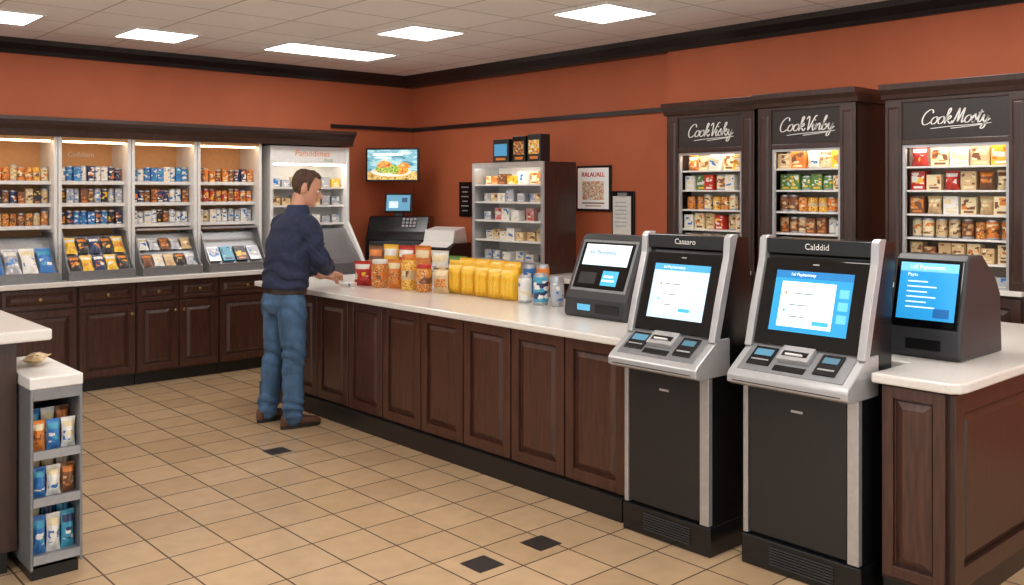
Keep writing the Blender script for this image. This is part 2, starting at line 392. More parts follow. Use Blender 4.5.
def row(kind, cols, base, rz, n, width, x, z, phrase, group, size, jit=.0, tilt=0., mix=None, turn=0.):
    a = R(rz)
    for i in range(n):
        ly = (-.5+(i+.5)/n)*width; lx = x+random.uniform(-jit, jit)
        if isinstance(cols, str): cols = [cols]
        col = cols[i % len(cols)] if len(cols) > 4 else random.choice(cols)
        kd = mix if mix and random.random() < .3 else kind
        hh = random.choice((1, 1, .9, .8, .95)) if kd == 'carton' else random.choice((1, 1, .88)) if kd == 'snack_can' else random.choice((1, .85, .7)) if (kd == 'packet' and tilt == 0) else 1
        sz = (size[0], size[1], round(size[2]*hh, 3))
        p = (base[0]+math.cos(a)*lx-math.sin(a)*ly, base[1]+math.sin(a)*lx+math.cos(a)*ly, z+.0005)
        put(kd, col, p, rz+random.uniform(-turn, turn), '%s %s %s' % (col, NOUN[kd], phrase), group, sz, tilt)

# ---------------------------------------------------------------- back wall: base cabinets + worktop
def knob(mb, x, y, z):
    M = Matrix.Translation((x, y, z)) @ Matrix.Rotation(R(-90), 4, 'Y')
    q = MB(BRASS).lathe([(0, 0), (.006, 0), (.006, .012), (.014, .018), (.014, .024), (0, .028)], n=10); mb.merge(q, M); return mb
def base_cabinet(loc, rz, w, nd, label, z1=.888, depth=.6):
    t = thing('base_cabinet', label, 'cabinet', loc, rz, 'dark wood base cabinets along the back wall')
    MB(WOOD).box(.02, depth, -w/2, w/2, .1, z1).build('body', t)
    MB(KICK).box(.05, depth, -w/2, w/2, 0, .1).build('plinth', t)
    dw = w/nd
    for i in range(nd):
        y0 = -w/2+i*dw+.008; y1 = y0+dw-.016
        dr = raised(MB(WOOD), y0, y1, z1-.175, z1-.015, .02, .03).build('drawer', t, .002)
        knob(MB(BRASS), 0, (y0+y1)/2, z1-.095).build('knob', dr, smooth=True)
        d = raised(MB(WOOD), y0, y1, .115, z1-.19, .02).build('door', t, .002)
        yk = y0+.03 if (i % 2 == 1 or nd == 1) else y1-.03
        knob(MB(BRASS), 0, yk, z1-.27).build('knob', d, smooth=True)
YC = 8.05
for x0, x1, nd, lb in ((1.3, 2.44, 2, 'dark wood base cabinet cut off at the left edge, beneath the leftmost can shelves'),
                       (2.446, 2.914, 1, 'narrow single-door dark wood base cabinet beneath the second shelving bay'),
                       (2.92, 3.654, 2, 'dark wood base cabinet with two doors and two drawers along the back wall'),
                       (3.66, 4.19, 1, 'single-door dark wood base cabinet just left of the standing man')):
    base_cabinet(((x0+x1)/2, YC, 0), 90, x1-x0, nd, lb)
b = MB(STONE).box(1.25, 4.2, 7.95, YB-.005, .89, .93)
b.build('worktop', bevel=.006, label='long white stone worktop on the back wall base cabinets', category='worktop')

# ---------------------------------------------------------------- back wall: shelving bays
YS = 8.2
bays = [(1.73, 2.33, 'leftmost wall bay'), (2.335, 2.925, 'second wall bay from the left'),
        (2.93, 3.515, 'third wall bay from the left'), (3.52, 4.15, 'wall bay nearest the man')]
shelfz = [1.37, 1.555, 1.74]
rc = [[['brown', 'orange', 'tan', 'brown'], ['navy', 'black', 'brown', 'tan'], ['yellow', 'orange', 'tan', 'cream']],
      [['navy', 'blue', 'black', 'teal'], ['black', 'brown', 'silver'], ['navy', 'red', 'blue', 'white']],
      [['white', 'black', 'brown'], ['navy', 'brown', 'white'], ['blue', 'navy', 'white']],
      [['pink', 'white', 'silver', 'tan'], ['orange', 'brown', 'red'], ['brown', 'orange', 'navy']]]
rown = ['lowest', 'middle', 'top']
for k, (x0, x1, nm) in enumerate(bays):
    w = x1-x0; base = ((x0+x1)/2, YS, .9305)
    t = thing('shelving_bay', 'white framed '+nm+' with warm lit back and rows of cans', 'shelving', base, 90, 'lit shelving bays on the back wall')
    H = 2.11-.9305; zz = lambda z: z-.9305
    for s in (-1, 1):
        ya, yb = (w/2-.028, w/2) if s > 0 else (-w/2, -w/2+.028)
        MB(WHITEP).box(0, .48, ya, yb, 0, H).build('side_panel', t, .003)
    wi = w/2-.028
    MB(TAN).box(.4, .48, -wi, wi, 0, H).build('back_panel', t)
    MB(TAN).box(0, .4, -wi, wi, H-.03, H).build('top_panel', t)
    MB(STRIP).box(.02, .05, -wi+.02, wi-.02, H-.045, H-.03).build('light_strip', t)
    for z in shelfz:
        s = MB(WHITEP).box(.1, .4, -wi, wi, zz(z)-.014, zz(z)).build('shelf', t)
        MB(WHITEP).box(.085, .1, -wi, wi, zz(z)-.024, zz(z)+.006).build('price_rail', s)
    sb = MB(BINM)
    for ys in (-wi+.001, wi-.013):
        sb.prism([(-.19, 0), (-.19, .07), (-.12, .12), (.02, .39), (.3, .39), (.3, 0)], ys, ys+.012)
    sb.prism([(-.17, .02), (-.17, .05), (-.13, .05), (.13, .35), (.3, .35), (.3, .02)], -wi+.013, wi-.013)
    sb.prism([(-.19, 0), (-.19, .075), (-.175, .075), (-.175, 0)], -wi+.013, wi-.013)
    sb.build('sloped_bin', t, .002)
    if k >= 2: MB(STEEL).box(-.0, .02, -wi+.014, wi-.014, .384, .402).build('cover_rail', t)
    if k == 1:
        MB(WHITEP).text(frame((.397, 0, zz(1.98))), 'Cofidaon', 0, 0, .06, .003, WHITEP, .2).build('lettering', t)
    for r in range(3):
        row('snack_can', rc[k][r], base, 90, 9, wi*2-.02, .14, shelfz[r], 'on the %s shelf of the %s' % (rown[r], nm), 'cans in the '+nm, (.056, .056, .125 if r < 2 else .135), .008, 0., 'snack_jar' if (k, r) in ((0, 2), (3, 1), (0, 0)) else 'carton')
    ang = math.degrees(math.atan2(.3, .26)); tl = 90-ang
    def binrow(kind, cols, n, s0, size, ph):
        sx = -.13+.26*s0; sz = .05+.30*s0
        off = size[1]/2+.004
        row(kind, cols, base, 90, n, wi*2-.05, sx-math.sin(R(ang))*off, .9305+sz+math.cos(R(ang))*off, ph, 'packs in the bin of the '+nm, size, 0, tl)
    if k == 0: binrow('snack_bag', ['blue', 'white', 'silver', 'blue', 'white'], 4, .02, (.115, .05, .25), 'in the sloped bin of the '+nm)
    if k == 1:
        binrow('snack_bag', ['black', 'yellow', 'navy', 'yellow', 'black'], 5, .0, (.09, .035, .17), 'in the front bin row, '+nm)
        binrow('snack_bag', ['yellow', 'black', 'navy', 'black', 'yellow'], 5, .48, (.09, .035, .17), 'in the rear bin row, '+nm)
    if k == 2:
        binrow('snack_bag', ['silver', 'black', 'tan', 'white', 'brown'], 5, .05, (.09, .03, .13), 'in the front bin row, '+nm)
        binrow('snack_bag', ['tan', 'silver', 'brown', 'silver', 'white'], 5, .5, (.09, .03, .13), 'in the rear bin row, '+nm)
    if k == 3: binrow('packet', ['silver', 'black', 'teal', 'silver', 'white'], 4, .1, (.11, .022, .16), 'in the sloped bin of the '+nm)
vp = [(0, 0), (-.02, 0), (-.03, .05), (-.06, .09), (-.09, .12), (-.09, .15), (.49, .15), (.49, 0)]
Mv = Matrix.Translation((0, YS-.02, 2.112)) @ Matrix.Rotation(R(90), 4, 'Z')
MB(WOODD).prism(vp, -5.14, -1.25, M=Mv).build('valance', label='long dark wood cornice running over the back wall shelving and cooler', category='cornice')

# ---------------------------------------------------------------- deli cooler
cx = (4.24+5.12)/2; cw = .88
t = thing('deli_cooler', 'white open-front cooler with lit header behind the standing man', 'cooler', (cx, YS, 0), 90)
for s in (-1, 1):
    y0 = s*cw/2-(.03 if s > 0 else 0)
    MB(WHITEP).prism([(-.28, 0), (-.3, .95), (-.26, 1.02), (0, 1.35), (0, 2.1), (.48, 2.1), (.48, 0)], y0, y0+.03).build('side_panel', t, .004)
iw = cw/2-.03
MB(WHITEP).box(.3, .48, -iw, iw, .9, 2.1).build('back_panel', t)
hd = MB(WHITEP).box(.01, .3, -iw, iw, 1.93, 2.1).build('header', t)
lt = MB(PM['orange']); F = frame((.01, 0, 2.015))
lt.text(F, 'Pamodimes', .02, .015, .085, .002, PM['orange'], .15); lt.text(F, 'frauls', .2, -.045, .045, .002, PM['green'], .15); lt.build('lettering', hd)
MB(STRIPC).box(.03, .06, -iw+.03, iw-.03, 1.915, 1.93).build('light_strip', t)
MB(BINM).prism([(-.26, .1), (-.28, .95), (-.24, 1.0), (.03, 1.28), (.05, 1.28), (.05, 1.2), (-.1, .95), (-.1, .1)], -iw, iw).build('front_panel', t)
MB(KICK).box(-.22, .46, -iw, iw, 0, .1).build('plinth', t)
MB(STEEL).box(.0, .3, -iw, iw, .9, .94).build('deck', t)
for j, z in enumerate((1.34, 1.52, 1.7)):
    MB(WHITEP).box(.06, .3, -iw, iw, z-.02, z).build('shelf', t)
    row('packet', [['white', 'silver', 'green'], ['white', 'silver', 'tan'], ['white', 'silver', 'yellow', 'tan']][j], (cx, YS), 90, 7, iw*2-.04, .13, z, 'on the %s shelf of the white cooler' % rown[j], 'packs in the white cooler', (.09, .07, .1))

# ---------------------------------------------------------------- main service counter
CX = 3.52; CY0 = 3.1; CY1 = 7.0
t = thing('service_counter', 'long dark wood panelled service counter in the middle of the shop', 'counter', (CX, (CY0+CY1)/2, 0))
hl = (CY1-CY0)/2
MB(WOOD).box(.05, .93, -hl, hl, .12, .888).build('body', t)
MB(KICK).box(.0, .93, -hl, hl, 0, .12).build('plinth', t, .003)
n = 9; pw = 2*hl/n
for i in range(n):
    raised(MB(WOOD), -hl+i*pw+.006, -hl+(i+1)*pw-.006, .13, .885, .05, .06, .022).build('front_panel', t, .003)
MB(STONE).box(CX-.03, CX+.97, CY0-.01, CY1+.03, .89, .93).build('worktop', bevel=.008, label='white stone worktop of the long service counter, covered with snacks', category='worktop')

# return counter at right
EX = 3.645
t = thing('end_counter', 'dark wood end counter with panelled side at the right edge', 'counter', (EX, 1.54, 0))
MB(WOOD_SHADED).box(0, 1.86, 0, .27, .1, .888).box(.36, 1.86, .27, .76, .1, .888).build('body', t)
MB(KICK).box(.01, 1.86, .01, .27, 0, .1).build('plinth', t)
raised(MB(WOOD), .01, .26, .12, .88, 0, .045, .02).build('front_panel', t, .003)
q = raised(MB(WOOD_SHADED), -.93, 0, .12, .88, 0, .08, .022); q2 = raised(MB(WOOD_SHADED), -1.86, -.94, .12, .88, 0, .08, .022)
MB(WOOD_SHADED).merge(q, Matrix.Rotation(R(90), 4, 'Z')).build('side_panel', t, .003)
MB(WOOD_SHADED).merge(q2, Matrix.Rotation(R(90), 4, 'Z')).build('side_panel', t, .003)
MB(STONE).poly([(3.6, 1.56), (3.605, 1.52), (3.635, 1.49), (3.68, 1.482), (5.54, 1.482), (5.54, 2.33), (3.93, 2.33), (3.93, 1.835), (3.6, 1.835)], .89, .93).build('worktop', bevel=.008, label='white stone worktop of the end counter at the right edge', category='worktop')

# ---------------------------------------------------------------- kiosks
def ui(mb, F, w, h, bg, card, head, txt, z=.002, dark=False):
    mb.plate(F, 0, 0, w, h, z, z+.001, bg)
    mb.plate(F, 0, h*.44, w, h*.12, z+.001, z+.0018, head)
    mb.text(F, txt, -w*.14, h*.44, h*.075, z+.0022, em((245, 250, 255)))
    cw = w*.7; cx_ = -w*.05; ch = h*.74
    mb.plate(F, cx_, -h*.05, cw, ch, z+.001, z+.0018, card)
    dk = em((70, 90, 120), .6); gy = em((160, 168, 178), .8); og = em((226, 120, 60)); tl = em((60, 160, 200))
    mb.text(F, 'Payitents', cx_-cw*.2, h*.23, h*.06, z+.0022, dk)
    for i, ln in enumerate((.5, .72, .42, .6, .35)):
        yy = h*.13-i*h*.095
        if i in (0, 3): mb.plate(F, cx_-cw*.4, yy, h*.045, h*.045, z+.002, z+.0026, og if i == 0 else tl)
        mb.plate(F, cx_-cw*.32+cw*ln*.45, yy, cw*ln*.85, h*.016, z+.002, z+.0026, dk if i % 2 == 0 else gy)
    mb.plate(F, cx_+cw*.3, -h*.33, cw*.3, h*.07, z+.002, z+.0026, tl)
    sd = em((96, 176, 216)) if dark else em((190, 210, 222))
    for i in range(3): mb.plate(F, w*.41, h*.18-i*h*.2, w*.12, h*.14, z+.001, z+.0018, sd)
def kiosk(x, yc, w, label, name, txt, dark):
    t = thing('self_service_kiosk', label, 'kiosk', (x, yc, 0), 0, 'self-service kiosks')
    h = w/2; BK = .325 if not dark else .27
    MB(BLACK).box(-.012, .34, -h-.008, h+.008, 0, .135).build('plinth', t, .006)
    g = MB(CHAR)
    for i in range(7): g.box(-.018, -.012, -h*.6, h*.5, .032+i*.012, .038+i*.012)
    g.build('vent_grille', t)
    MB(BLACK).box(.015, BK, -h, h, .135, .815).build('body', t, .004)
    d = MB(CHAR2).box(-.005, .015, -h+.055, h-.028, .15, .805).build('door', t, .005)
    MB(SILV).box(-.008, -.005, -.02, .035, .715, .725).build('badge', d)
    MB(STEEL).box(-.012, .018, -h, -h+.05, .14, .815).build('edge_trim', t, .003)
    MB(STEEL).box(-.010, .018, h-.024, h, .14, .815).build('edge_trim', t, .003)
    dk = MB(SILV).prism([(-.09, .815), (-.12, .828), (-.12, .862), (-.106, .878), (.05, .985), (.14, .985), (.14, .815)], -h-.01, h+.01).build('deck', t, .005)
    MB(CHAR2).box(-.1215, -.119, -h+.02, h-.02, .836, .840).build('seam', dk)
    F = frame((-.028, 0, .9315), 55.5)
    MB(GREYM).plate(F, .0, .0, w-.05, .16, -.002, .003).build('deck_inlay', t, .002)
    cr = MB(BLACK).plate(F, h*.55, .01, .1, .12, 0, .009); cr.plate(F, h*.55, -.02, .075, .01, .009, .011, GREYP); cr.plate(F, h*.55, .035, .07, .035, .009, .011, em((70, 110, 130), .5)); cr.build('card_reader', t, .002)
    pp = MB(BLACK).plate(F, -h*.6, .01, .11, .11, 0, .009); pp.plate(F, -h*.6, .03, .085, .04, .009, .011, em((80, 130, 156), .5)); pp.plate(F, -h*.6, -.015, .085, .008, .009, .011, GREYP); pp.build('pin_pad', t, .002)
    sc = MB(SILV).plate(F, -.01, .035, .15, .085, 0, .024); sc.plate(F, -.01, .03, .12, .03, .024, .026, BLACK); sc.plate(F, -.01, .02, .08, .008, .026, .034, WHITEP); sc.build('receipt_printer', t, .003)
    MB(BLACK).plate(F, -.01, -.045, .15, .035, 0, .005).build('slot', t, .002)
    MB(BLACK).prism([(.05, .975), (.17, 1.375), (.16, 1.385), (.16, 1.45), (.30, 1.45), (min(.31, BK+.03), 1.34), (BK, 1.2), (BK, .815), (.14, .815)], -h-.003, h+.003).build('head', t, .006)
    ch = [(.015, .972), (.06, 1.14), (.13, 1.36), (.137, 1.44), (.142, 1.455), (.16, 1.463), (.205, 1.463), (.175, 1.37), (.06, .972)]
    MB(SILV).prism(ch, h-.024, h+.011).build('side_frame', t, .004)
    MB(SILV).prism(ch, -h-.011, -h+.024).build('side_frame', t, .004)
    tilt = math.degrees(math.atan2(.12, .4)); F = frame((.11-.012, 0, 1.178), tilt)
    bz = MB(GLOSS).plate(F, 0, -.005, w-.052, .392, -.005, .008).build('bezel', t, .005)
    u = MB()
    if dark: ui(u, F, w-.18, .272, em((38, 138, 192)), em((236, 240, 242)), em((30, 110, 168)), txt, .008, True)
    else: ui(u, F, w-.175, .268, em((176, 202, 218)), em((238, 241, 243)), em((60, 146, 196)), txt, .008)
    u.build('display', bz)
    MB(GREYP).plate(F, .0, .168, .03, .006, .008, .009).build('sensor', bz)
    hd = MB(BLACK).box(.146, .16, -h+.024, h-.024, 1.385, 1.45).build('header', t, .003)
    MB(WHITEP).text(frame((.146, 0, 1.418)), name, 0, 0, .038, .002, WHITEP).build('lettering', hd)
kiosk(3.49, 2.795, .505, 'silver and black self-service kiosk beside the counter end, left of the pair', 'Casaaro', '1al Payitenrtitoy', False)
kiosk(3.57, 2.14, .55, 'silver and black self-service kiosk with bright blue screen, right of the pair', 'Calddid', '1el Payitentoty', True)

# counter terminal
t = thing('payment_terminal', 'dark angled payment terminal standing on the long counter beside the kiosk', 'terminal', (3.92, 3.66, .9305))
hw = .24
MB(CHAR).prism([(0, 0), (-.01, .02), (0, .11), (.15, .45), (.18, .475), (.27, .475), (.36, .3), (.38, 0)], -hw, hw).build('housing', t, .012)
tl = math.degrees(math.atan2(.15, .34)); F = frame((.075, 0, .28), tl)
bz = MB(GREYM).plate(F, 0, .02, .43, .32, -.004, .002).build('bezel', t, .006)
MB(GLOSS).plate(F, 0, .02, .395, .285, .002, .004).build('glass', bz)
u = MB()
u.plate(F, .0, .085, .35, .13, .004, .005, em((196, 216, 226))); u.plate(F, 0, .14, .35, .02, .005, .0055, em((228, 237, 241)))
u.text(F, 'kel Payinentily', -.03, .1, .036, .006, em((70, 100, 130), .6)); u.plate(F, -.05, .065, .2, .01, .0055, .006, em((240, 244, 246))); u.plate(F, -.03, .045, .24, .008, .0055, .006, em((240, 244, 246)))
u.plate(F, .07, -.055, .12, .09, .004, .005, em((60, 160, 205))); u.plate(F, .06, -.045, .07, .012, .005, .0055, em((236, 244, 248))); u.plate(F, .065, -.07, .09, .01, .005, .0055, em((236, 244, 248)))
u.plate(F, -.1, -.06, .13, .07, .004, .006, CHAR2)
u.build('display', bz)
F0 = frame((-.004, 0, .06))
MB(BLACK).plate(F0, .1, 0, .18, .05, 0, .008).build('card_slot', t, .003)
MB(em((90, 170, 210), .7)).plate(F0, -.08, .0, .1, .035, 0, .004).build('status_screen', t)
# right terminal
t = thing('payment_terminal', 'dark tablet-style payment terminal with blue screen on the end counter at right', 'terminal', (4.08, 1.835, .9305), 0)
hw = .16
MB(CHAR).prism([(0, 0), (-.012, .02), (-.005, .12), (.075, .43), (.1, .45), (.23, .45), (.38, .34), (.43, .27), (.45, 0)], -hw, hw).build('housing', t, .01)
tl = math.degrees(math.atan2(.08, .31)); F = frame((.036, 0, .28), tl)
bz = MB(GLOSS).plate(F, .0, .0, .296, .305, -.004, .006).build('bezel', t, .005)
u = MB(); u.plate(F, 0, .01, .256, .255, .006, .007, em((40, 140, 200)))
u.plate(F, 0, .117, .256, .04, .007, .0075, em((110, 184, 220))); u.text(F, '1e0 Paymenets', -.01, .117, .026, .008, em((245, 250, 255)))
u.text(F, 'Payts', -.07, .082, .022, .008, em((235, 245, 250)))
for i in range(6): u.plate(F, -.045+(.02 if i % 2 else 0), .052-i*.023, .09+(.04 if i % 2 else 0), .006, .007, .0075, em((205, 232, 245)))
u.plate(F, .07, -.085, .07, .04, .007, .0075, em((30, 90, 150)))
u.build('display', bz)
MB(BLACK).plate(frame((-.006, 0, .06)), .0, 0, .16, .05, 0, .006).build('card_slot', t, .003)

# ---------------------------------------------------------------- goods on the long counter
def on(px, py):
    p = W(px, py, .9305); return (min(p[0], 4.4), p[1], .9305)
G = 'snacks on the long counter'
lst = [(363, 285.5, 'snack_bag', 'red', (.15, .1, .19), 'small red snack bag at the far end of the counter row'),
 (395, 288.5, 'snack_bag', 'orange', (.12, .1, .22), 'orange snack bag with nut patch in the front counter row'),
 (441, 293.5, 'snack_bag', 'tan', (.13, .09, .19), 'small tan snack bag at the end of the row beside yellow packs')]
for px, py, k, c, sz, lb in lst:
    put(k, c, on(px, py), 25+random.uniform(-8, 8), lb, G, sz)
for y, c, h, lb in ((6.62, 'brown', .27, 'brown snack bag standing behind the red one on the counter'), (6.4, 'yellow', .29, 'tall yellow snack bag in the back row behind the orange bag'),
                    (6.18, 'red', .29, 'tall red snack bag in the back row behind the tall jar'), (5.96, 'orange', .3, 'tall orange snack bag in the back row of the counter'),
                    (5.74, 'white', .27, 'white snack bag in the back row near the yellow packs'), (5.52, 'green', .24, 'green snack bag in the back row beside the yellow packs')):
    put('snack_bag', c, (4.4, y, .9305), random.uniform(8, 26), lb, G, (.18, .11, h))
def jar(px, py, col, sz, lb, lid):
    p = on(px, py); o = put('snack_jar', col, p, 0, lb, G, sz); w, d, h = sz
    MB(PM[lid]).lathe([(0, h*.86), (w*.44, h*.86), (w*.45, h*.88), (w*.45, h*.98), (w*.42, h), (0, h)], n=18).build('lid', o, smooth=True)
jar(380, 287, 'orange', (.13, .13, .21), 'round jar of orange snacks with white lid on the counter', 'white')
jar(409, 289.5, 'tan', (.12, .12, .26), 'tall jar of pale yellow snacks with orange lid on the counter', 'orange')
jar(424, 291.5, 'brown', (.12, .12, .2), 'round brown snack jar with red lid on the counter', 'red')
for i, (px, py) in enumerate(((457, 293), (470.5, 294.8), (484, 296.6), (497.5, 298.4), (510, 300))):
    put('snack_bag', 'gold', on(px, py), 20, 'upright yellow snack pack in the front row of yellow packs, %s' % ('nearest the jars', 'second from the jars', 'in the middle', 'second from the cans', 'nearest the cans')[i], 'yellow packs', (.132, .11, .215))
for i in range(4):
    p = on(465+14*i, 289.5+2*i); put('snack_bag', 'gold', (min(4.38, p[0]+.13), p[1], p[2]), 20, 'upright yellow snack pack in the rear row of yellow packs on the counter', 'rear yellow packs', (.135, .09, .235))
for px, py, col, sz, lb in ((525, 302.5, 'white', (.09, .09, .18), 'white and blue drink can at the left of the can cluster'),
    (541, 304.5, 'teal', (.098, .098, .2), 'large light blue drink can in front of the can cluster'), (557, 306, 'silver', (.09, .09, .19), 'silver drink can beside the payment terminal'),
    (535, 296, 'blue', (.088, .088, .22), 'dark blue drink can in the back of the can cluster'), (550, 297.5, 'orange', (.088, .088, .23), 'orange drink can in the back of the can cluster')):
    put('drink_can', col, on(px, py), 0, lb, 'drink cans on the counter', sz)

# ---------------------------------------------------------------- tall cabinets
def tall_cabinet(x, yc, w, txt, nm, label, rows):
    t = thing('display_cabinet', label, 'cabinet', (x, yc, 0), 0, 'tall dark display cabinets')
    h = w/2; D = XBUMP-.002-x; st = .11
    for s in (-1, 1):
        y0 = h-.03 if s > 0 else -h
        MB(WOODD).box(.012, D, y0, y0+.03, 0, 2.25).build('side_panel', t)
    MB(CREAMB).box(D-.12, D, -h+.03, h-.03, 1.08, 2.25).build('back_panel', t)
    ff = MB(WOODD).box(0, .03, -h, -h+st, 1.08, 2.25).box(0, .03, h-st, h, 1.08, 2.25).box(0, .03, -h+st, h-st, 1.955, 1.99).box(0, .03, -h+st, h-st, 2.225, 2.25)
    for s in (-1, 1):
        yy = s*(h-st/2); ff.frustum(yy-.038, yy+.038, 1.12, 2.2, 0, -.012, .014)
    ff.build('face_frame', t, .004)
    sg = MB(SIGN).box(.008, .03, -h+st, h-st, 1.99, 2.225).build('sign_board', t)
    lt = MB(WHITEP); script_word(lt, frame((.008, 0, 2.115)), txt, 0, .0, .41, WHITEP)
    lt.build('lettering', sg)
    fr = MB(SILV); a = h-st
    fr.box(.01, .035, -a, -a+.018, 1.1, 1.955).box(.01, .035, a-.018, a, 1.1, 1.955).box(.01, .035, -a+.018, a-.018, 1.937, 1.955)
    fr.build('door_frame', t)
    MB(STRIPC).box(.05, .08, -a+.02, a-.02, 1.96, 1.975).build('light_strip', t)
    MB(CREAMB).box(.03, D-.12, -h+.03, h-.03, 1.977, 1.987).build('top_panel', t)
    MB(WOODD).box(.0, D, -h+.03, h-.03, .1, 1.05).build('lower_body', t)
    raised(MB(WOODD), -h+.04, -.004, .13, 1.03, 0).build('door', t, .003); raised(MB(WOODD), .004, h-.04, .13, 1.03, 0).build('door', t, .003)
    MB(KICK).box(.02, D, -h+.03, h-.03, 0, .1).build('plinth', t)
    MB(STONE).box(-.03, D-.03, -h+.031, h-.031, 1.05, 1.08).build('ledge', t, .003)
    cpf = [(0, 0), (-.012, 0), (-.02, .03), (-.05, .06), (-.055, .095), (D, .095), (D, 0)]
    MB(WOODD).prism([(p[0], p[1]+2.25) for p in cpf], -h-.02, h+.02).build('cornice', t, .003)
    for j, z in enumerate((1.225, 1.37, 1.52, 1.67, 1.82)):
        MB(WHITEP).box(.04, D-.12, -h+.03, h-.03, z-.012, z).build('shelf', t)
    names = ['bottom', 'fifth', 'fourth', 'third', 'second', 'top']
    for j, z in enumerate((1.08, 1.225, 1.37, 1.52, 1.67, 1.82)):
        if rows[j]:
            kind, cols, n, sz = rows[j]
            row(kind, cols, (x, yc), 0, n, 2*a-.02, .12, z, 'on the %s shelf of the %s' % (names[j], nm), 'goods in the '+nm, sz, .02, 0., 'snack_jar' if kind == 'snack_can' else 'snack_can' if sz[0] < .085 else 'snack_bag')
cA = ('carton', ['red', 'cream', 'white', 'tan'], 6, (.08, .08, .12)); cB = ('carton', ['cream', 'tan', 'brown', 'white'], 7, (.068, .08, .11))
cC = ('carton', ['red', 'white', 'green', 'cream'], 6, (.08, .08, .115)); cD = ('snack_can', ['brown', 'orange', 'tan', 'cream'], 7, (.07, .07, .115))
tall_cabinet(5.8, 4.24, .8, 'CookVisky', 'leftmost tall cabinet', 'tall dark wood display cabinet, leftmost of the three on the right wall', [None, cB, cA, cD, cC, ('carton', ['yellow', 'cream', 'white', 'tan', 'orange'], 5, (.095, .08, .12))])
tall_cabinet(5.74, 3.4, .74, 'CookVinby', 'middle tall cabinet', 'tall dark wood display cabinet in the middle, behind the right kiosk', [None, cC, cB, cD, ('carton', ['green', 'cream', 'red', 'white'], 6, (.08, .08, .11)), ('carton', ['yellow', 'cream', 'white', 'orange', 'tan'], 5, (.1, .08, .13))])
tall_cabinet(5.8, 2.43, .86, 'CookMosty', 'rightmost tall cabinet', 'tall dark wood display cabinet, rightmost, above the end counter terminal', [('packet', ['black', 'silver', 'tan'], 4, (.13, .1, .08)), ('carton', ['brown', 'tan', 'cream', 'white'], 7, (.075, .08, .115)), ('snack_can', ['brown', 'orange', 'tan', 'cream'], 8, (.07, .07, .12)), ('carton', ['tan', 'brown', 'cream', 'white'], 6, (.09, .08, .11)), ('carton', ['red', 'tan', 'cream', 'brown'], 6, (.09, .08, .12)), ('carton', ['yellow', 'tan', 'white', 'cream', 'red'], 5, (.11, .08, .125))])

# ---------------------------------------------------------------- back counter on right wall
t = thing('back_counter', 'low dark wood counter along the right wall under the register', 'counter', (5.55, 6.805, 0))
MB(WOOD).box(.03, .71, -1.835, 1.835, .1, .888).build('body', t); MB(KICK).box(.06, .71, -1.835, 1.835, 0, .1).build('plinth', t)
for i in range(8): raised(MB(WOOD), -1.835+i*.4587+.006, -1.835+(i+1)*.4587-.006, .12, .87, .03).build('door', t, .003)
MB(STONE).box(5.5, 6.262, 4.965, 8.66, .89, .93).build('worktop', bevel=.006, label='white worktop along the right wall under the register and display case', category='worktop')
X0 = 5.6; yc = 6.31; ZD = .9335
t = thing('display_case', 'silver framed shelf display case with snack packs on the back counter', 'display case', (X0, yc, ZD))
w = .97; h = w/2; H = .987
MB(WOODD).box(.01, .4, -h, -h+.03, 0, H).build('side_panel', t, .003, label='dark wood side panel'); MB(STEEL).box(.01, .4, h-.03, h, 0, H).build('side_panel', t, .003)
MB(WHITEP).box(.3, .4, -h+.03, h-.03, 0, H).build('back_panel', t)
MB(STEEL).box(-.01, .01, -h, -h+.035, 0, H).box(-.01, .01, h-.035, h, 0, H).box(-.01, .01, -h+.035, h-.035, H-.05, H).box(-.01, .01, -h+.035, h-.035, 0, .1).build('front_frame', t, .003)
MB(STEEL).box(.01, .3, -h+.03, h-.03, H-.03, H).build('top_panel', t); MB(STRIPC).box(.02, .05, -h+.05, h-.05, H-.045, H-.03).build('light_strip', t)
MB(STEEL).box(.01, .3, -h+.03, h-.03, .08, .1).build('shelf', t)
for j, z in enumerate((.1, .28, .46, .63, .79)):
    if j: MB(WHITEP).box(.0, .3, -h+.036, h-.036, z-.016, z).build('shelf', t)
    row('packet', [['silver', 'black', 'white'], ['white', 'tan', 'silver'], ['white', 'pink', 'tan', 'silver'], ['brown', 'white', 'tan', 'silver'], ['orange', 'cream', 'white', 'yellow', 'brown']][j], (X0, yc), 0, (6, 7, 6, 7, 7)[j], w-.12, .11, ZD+z, 'on the %s shelf of the silver display case' % ['bottom', 'fourth', 'third', 'second', 'top'][j], 'packs in the silver display case', ((.1, .08, .11) if j else (.1, .08, .08)), .04)
def boxy(y, wd, hh, m, lb, c):
    t = thing('boxed_gadget', lb, 'box', (5.75, y, ZD+H+.0005))
    MB(m).box(-.06, .06, -wd/2, wd/2, 0, hh).build('carton', t, .004)
    F = frame((-.06, 0, hh/2)); q = MB(); q.plate(F, 0, .01, wd*.8, hh*.5, 0, .002, c); q.plate(F, 0, -hh*.34, wd*.6, hh*.1, 0, .002, PM['orange']); q.build('printed_panel', t)
boxy(6.5, .22, .22, CHAR2, 'small black box with blue screen picture on top of the display case', em((70, 140, 180), .6))
boxy(6.25, .17, .24, BLACK, 'narrow black box standing on the display case between two others', PR['brown'])
boxy(6.05, .17, .25, CHAR2, 'black box with yellow panel at the right end of the display case top', PR['yellow'])

